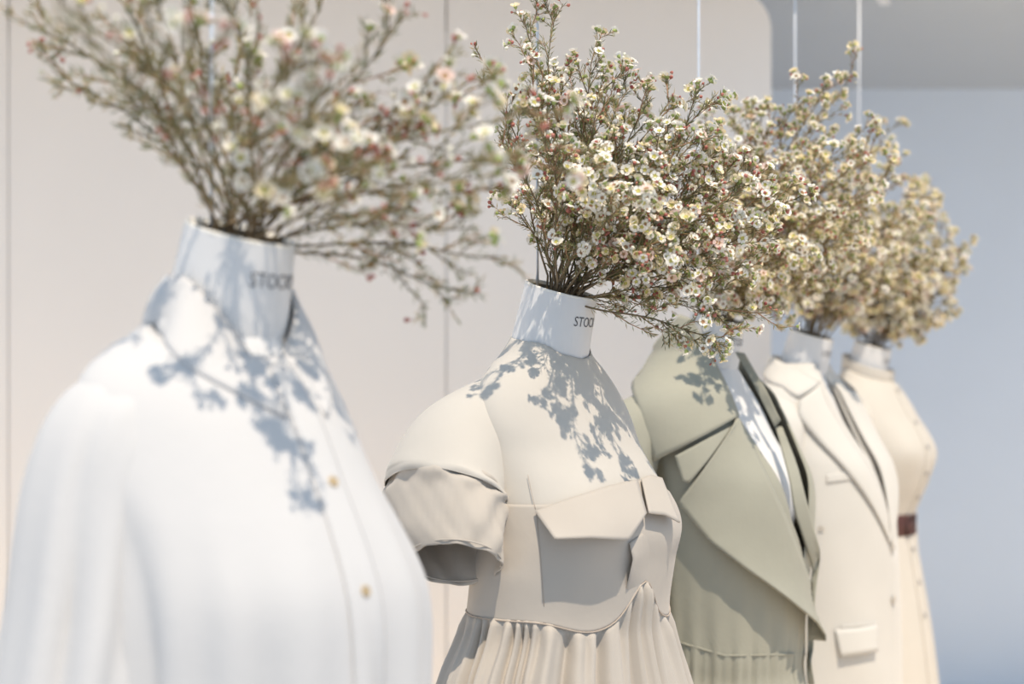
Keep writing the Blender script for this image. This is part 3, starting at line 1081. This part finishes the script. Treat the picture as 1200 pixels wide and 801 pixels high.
def branch(root, tip, label, group, R, axis=Vector((0, 0, -.06)), fl=1.0, lf=1.0, single=True, fsize=0.0155, bend=0.10, pink=0.2, twigs=11, red=0.6, clump=(1, 2, 2, 3)):
    """one cut waxflower branch: woody stem with twigs, needle leaves, buds and flowers"""
    o = empty('waxflower_branch', root)
    tag(o, label, 'flower branch', group)
    S, Lh, Bh, Fh = Heap(), Heap(), Heap(), Heap()
    ax = tip - root
    Ln = ax.length
    up = Vector((0, 0, 1))
    side = rand_dir(R) * Ln * 0.05
    foot = axis + Vector((R.uniform(-.014, .014), R.uniform(-.014, .014), 0))
    c1 = ax * 0.38 + (up * bend * Ln + side)
    P = [foot]
    N = 12
    for i in range(1, N + 1):
        t = i / N
        q = Vector((0, 0, 0)) * (1 - t) ** 2 + c1 * (2 * t * (1 - t)) + ax * t * t
        wig = Vector((sin(t * 9 + root.x * 40), sin(t * 11 + 2), sin(t * 8 + 4))) * (0.009 * t * Ln / 0.3)
        P.append(q + wig + foot * (1 - t) ** 3 * 0.0)
    rad = [0.00155 * (1 - 0.70 * i / N) + 0.0003 for i in range(N + 1)]
    S.add(*tube(P, rad, 5), 0)

    def flower_at(p, d, scale):
        k = R.choices([0, 1, 2, 4, 3], [3, 3, 2 if single else 6, 2, 10 * pink * pink + 0.1])[0]
        q = d.to_track_quat('Z', 'Y') @ Matrix.Rotation(R.uniform(0, 6.28), 3, 'Z').to_quaternion()
        sc = scale * R.uniform(0.8, 1.12)
        if single:
            f = bpy.data.objects.new('flower', FLOWER[k][0])
            COL.objects.link(f)
            f.parent = o
            f.location = p
            f.rotation_mode = 'QUATERNION'
            f.rotation_quaternion = q
            f.scale = (sc, sc, sc)
        else:
            me, fv, ff, fk = FLOWER[k]
            mm = {0: {0: 0, 1: 1, 2: 2}, 1: {0: 0, 1: 3, 2: 2}, 2: {0: 4, 1: 1, 2: 2}, 3: {0: 5, 1: 3, 2: 2}, 4: {0: 0, 1: 1, 2: 2}}[k]
            Fh.add([p + q @ (v_ * sc) for v_ in fv], ff, [mm[z_] for z_ in fk])

    def bud_at(p, d, sc, m):
        q = d.to_track_quat('Z', 'Y')
        Bh.add([p + q @ (v_ * sc) for v_ in BV], BF, m)

    def leaves(pts, dens, L0=0.012):
        for a, b in zip(pts, pts[1:]):
            d = (b - a)
            l = d.length
            if l < 1e-5: continue
            d.normalize()
            for k in range(int(l * dens * lf + R.random())):
                s = R.random()
                needle(Lh, a.lerp(b, s), (d * 0.9 + rand_dir(R) * 0.75).normalized(), L0 * R.uniform(0.7, 1.3), 0.00075, R)

    leaves(P[2:], 380)
    # side twigs, the upper ones carrying clusters of flowers
    for k in range(twigs):
        t = 0.30 + 0.70 * (k + R.random() * 0.8) / twigs
        t = min(t, 0.985)
        i = int(t * N)
        a = P[i].lerp(P[min(N, i + 1)], t * N - i)
        d0 = (P[min(N, i + 1)] - P[max(0, i - 1)]).normalized()
        out = rand_dir(R)
        out = (out - d0 * out.dot(d0)).normalized()
        ln = R.uniform(0.035, 0.085) * (1.25 - 0.6 * t) * (0.65 + Ln)
        d = (d0 * 0.9 + out * 0.75 + up * 0.12).normalized()
        tw = [a, a + d * ln * 0.5 + up * 0.002, a + (d * 0.9 + d0 * 0.12 + up * 0.06).normalized() * ln]
        S.add(*tube(tw, [0.0010, 0.0008, 0.0005], 4), 0 if R.random() < 0.6 else 1)
        leaves(tw, 380)
        ends = [(tw[2], d)]
        for _ in range(R.choice((2, 2, 3))):
            s = R.uniform(0.4, 0.95)
            b = a.lerp(tw[2], s)
            dd = (d + rand_dir(R) * 0.8 + up * 0.1).normalized()
            e = b + dd * R.uniform(0.014, 0.030)
            S.add(*tube([b, e], [0.0006, 0.0004], 3), 0 if R.random() < 0.5 else 1)
            leaves([b, e], 420, 0.010)
            ends.append((e, dd))
        for e, dd in ends:
            if R.random() < fl * (0.35 + 0.65 * t):
                m = R.choice(clump)
                for _ in range(m):
                    w = (dd + rand_dir(R) * 0.85 + up * 0.25).normalized()
                    q = e + w * R.uniform(0.005, 0.013)
                    S.add(*tube([e, q - w * fsize * 0.2], [0.0004, 0.0004], 3), 1)
                    flower_at(q, w, fsize)
            if R.random() < 0.75 * max(fl, 0.25):
                for _ in range(R.choice((1, 2, 3))):
                    w = (dd + rand_dir(R) * 0.9).normalized()
                    q = e + w * R.uniform(0.005, 0.014)
                    S.add(*tube([e, q], [0.0004, 0.0004], 3), 1)
                    bud_at(q, w, R.uniform(0.0045, 0.0075), 0 if R.random() < red else 1)
    mesh_obj('stem', S.V, S.F, ['stem', 'stem_red'], o, fmat=S.K)
    if Lh.V:
        tag(mesh_obj('leaves', Lh.V, Lh.F, ['leaf', 'leaf_dry'], o, smooth=False, fmat=Lh.K), kind='stuff')
    if Bh.V:
        tag(mesh_obj('buds', Bh.V, Bh.F, ['bud_red', 'bud_white'], o, fmat=Bh.K), kind='stuff')
    if Fh.V:
        tag(mesh_obj('flowers', Fh.V, Fh.F, ['petal', 'cup', 'calyx', 'cup_brown', 'petal_cream', 'petal_pink'], o, fmat=Fh.K), kind='stuff')
    return o


def bouquet(n, tips, label, group, seed, **kw):
    R = random.Random(seed)
    lab0, grp = label, group
    DRY[0] = 0.30 if n < 2 else 0.58
    for tp in tips:
        px, py, dy = tp[:3]
        opt = dict(kw)
        if len(tp) > 3: opt.update(tp[3])
        label, group = lab0, grp
        if opt.get('fl', 1) == 0.0:
            label = lab0.replace('waxflower branch', 'flowerless leafy waxflower branch').replace(' with small white flowers', '')
        elif opt.get('bend', .1) < 0.06:
            label = lab0.replace('waxflower branch', 'low drooping waxflower branch')
        rl = Vector((NECK_X + R.uniform(-.032, .032), R.uniform(-.032, .032), 0))
        rl.z = NECK_Z - 0.01 - NECK_S * (rl.x - NECK_X)
        root = to_world(n, rl)
        Y = root.y + dy
        tip = Vector(((px - 600) / FPX * Y, Y, CZ + (HOR - py) / FPX * Y))
        ax = tip - root
        fx, fy = ax.x * cos(TH) - ax.y * sin(TH), ax.x * sin(TH) + ax.y * cos(TH)
        if 'drooping' not in label:
            pose = 'upright' if hypot(fx, fy) < 0.5 * ax.length else 'sideways-leaning' if abs(fy) > abs(fx) else \
                'forward-leaning' if fx > 0 else 'backward-leaning'
            label = ('short ' if ax.length < 0.2 else 'long ' if ax.length > 0.34 else '') + pose + ' ' + label
        branch(root, tip, label, group, R, to_world(n, (0.037, 0, 0.095)) - root, **opt)


bare = dict(fl=0.0, lf=1.3)
few = dict(fl=0.25)
T0 = [(68, 76, .02, bare), (40, -10, .0, bare), (110, -50, .05, dict(fl=.05)), (160, -60, -.04, bare), (205, -70, .05, dict(fl=.1)),
      (255, -80, -.06, few), (300, -70, .10, bare), (392, -40, .08, few), 
      (478, 18, .05), (525, 70, -.02), (580, 75, .04), (640, 120, -.03), (655, 160, .05), (610, 190, -.08),
      (560, 215, .02), (598, 296, .02, dict(fl=.2, bend=.02, twigs=8)), (546, 338, .03, dict(fl=.08, bend=.05, twigs=7, lf=1.4)),
      (450, 180, -.12), (400, 70, -.12, few), (560, 262, .0, dict(fl=.3)),
      (480, 240, -.04, few), (185, 60, .0, dict(fl=.0, lf=1.2)), (420, 140, -.02, few),
      (380, 190, -.05, few), (62, -30, -.22, dict(fl=.3)), (105, 30, -.20, bare), (345, 60, -.27), (395, 95, -.27), (250, 45, -.26, dict(fl=.4)), (412, 185, -.24, dict(fl=.5))]
bouquet(0, T0, 'waxflower branch with small white flowers, standing in the white-shirted form', 'waxflower branches above the white shirt', 11,
        fl=0.48, pink=0.22, red=0.7, fsize=0.0195, twigs=7)
T1 = [(612, 12, -.02, dict(twigs=12)), (640, 8, .0, dict(fl=.5)), (586, 82, .0, dict(fl=.5)), (606, 236, -.03, dict(fl=.8, twigs=7)), (664, 90, .04),
      (708, 42, .0), (716, 95, -.05), (745, 90, .03), (770, 110, -.02), (800, 105, .06), (838, 105, .02), (830, 150, -.05), (858, 165, .06),
      (788, 165, -.10), (740, 170, -.12), (880, 200, .0), (905, 195, .06), (925, 232, .02), (915, 275, -.04), (896, 305, .02), (880, 262, -.08),
      (905, 362, .0, dict(bend=.0, fl=.5)), (858, 392, -.03, dict(bend=.0, fl=.4, lf=1.3)), (860, 335, .04, dict(bend=.02)), (830, 318, -.08), (800, 270, -.13), (760, 240, -.15),
      (705, 230, -.14), (690, 150, .02), (650, 170, -.06), (630, 110, .03), (670, 200, .06), (780, 320, -.10, dict(bend=.02)), (820, 220, -.02), (850, 250, .05),
      (760, 190, .05), (725, 140, .06), (690, 260, -.10), (640, 240, -.04), (870, 225, -.12), (840, 290, .0), (800, 190, .0), (790, 345, .02, dict(bend=-.02, fl=.4)), (640, 130, -.22), (700, 185, -.27), (745, 225, -.27), (590, 150, -.16, few), (790, 285, -.24)]
bouquet(1, T1, 'waxflower branch dense with white flowers, standing in the beige dress form', 'waxflower branches above the beige dress', 23,
        fl=0.95, pink=0.2, red=0.55, fsize=0.0165, clump=(1, 2, 3, 3))
T2 = [(838, 150, .02), (862, 140, -.04), (880, 130, .05), (905, 125, .0), (932, 108, -.05), (968, 92, .0), (992, 84, .05), (955, 140, .06), (1000, 150, .0),
      (1030, 165, -.04), (1045, 200, .02), (1010, 210, -.1), (980, 180, -.1), (930, 180, -.12), (890, 190, .08), (1020, 250, .05), (990, 270, -.08),
      (960, 250, -.14), (930, 260, .02), (975, 315, .0), (940, 335, .04), (915, 325, -.08), (890, 260, -.1), (865, 225, .05), (1000, 300, .08), (910, 215, .0),
      (960, 215, .06), (880, 330, .06), (845, 260, .0), (835, 335, -.06), (862, 345, -.08), (892, 345, -.05), (908, 356, .02), (870, 250, -.28), (905, 215, -.28), (935, 290, -.27), (900, 300, -.22)]
bouquet(2, T2, 'waxflower branch with cream flowers, standing in the khaki-coated form', 'waxflower branches above the khaki coat', 31,
        fl=1.0, pink=0.25, red=0.55, fsize=0.0185, single=False, lf=0.8, twigs=13, clump=(2, 3, 3))
T3 = [(1035, 145, .0), (1010, 165, .05), (1048, 185, -.04), (1070, 215, .03), (1088, 225, .08), (1060, 245, -.08), (1020, 215, -.1), (985, 200, .04), (960, 215, .0),
      (1080, 265, .0), (1050, 290, -.12), (1010, 270, -.14), (975, 260, .0), (1070, 310, .04), (1040, 340, .0), (1000, 320, -.08), (960, 300, .05), (940, 260, .03),
      (1025, 250, .1), (990, 350, .0), (1090, 300, .05), (925, 335, -.05), (950, 328, -.08), (982, 350, -.05), (1005, 345, -.1), (965, 342, .05), (940, 345, -.1)]
bouquet(3, T3, 'waxflower branch with cream flowers, standing in the greige blazer form', 'waxflower branches above the blazer', 43,
        fl=1.0, pink=0.2, red=0.4, fsize=0.0205, single=False, lf=0.7, twigs=14, clump=(2, 3, 3))
T4 = [(1060, 235, .0), (1085, 222, .05), (1100, 215, -.02), (1112, 262, .0), (1128, 285, .05), (1120, 315, -.06), (1122, 340, .02), (1105, 365, .0), (1078, 385, .04),
      (1050, 380, -.05), (1090, 330, -.12), (1070, 290, -.12), (1040, 270, .0), (1010, 255, .05), (1000, 300, -.05), (1040, 330, -.1), (1015, 350, .05), (1085, 355, .06),
      (1075, 260, .1), (990, 340, .0), (1100, 290, .1), (1060, 350, .0), (985, 368, -.03), (1010, 360, -.08), (1035, 378, -.06), (1052, 368, -.1), (1020, 340, -.08), (1066, 388, -.02)]
bouquet(4, T4, 'waxflower branch with cream flowers, standing in the cream belted-dress form', 'waxflower branches above the belted dress', 57,
        fl=1.0, pink=0.2, red=0.35, fsize=0.0220, single=False, lf=0.7, twigs=14, clump=(2, 3, 3))
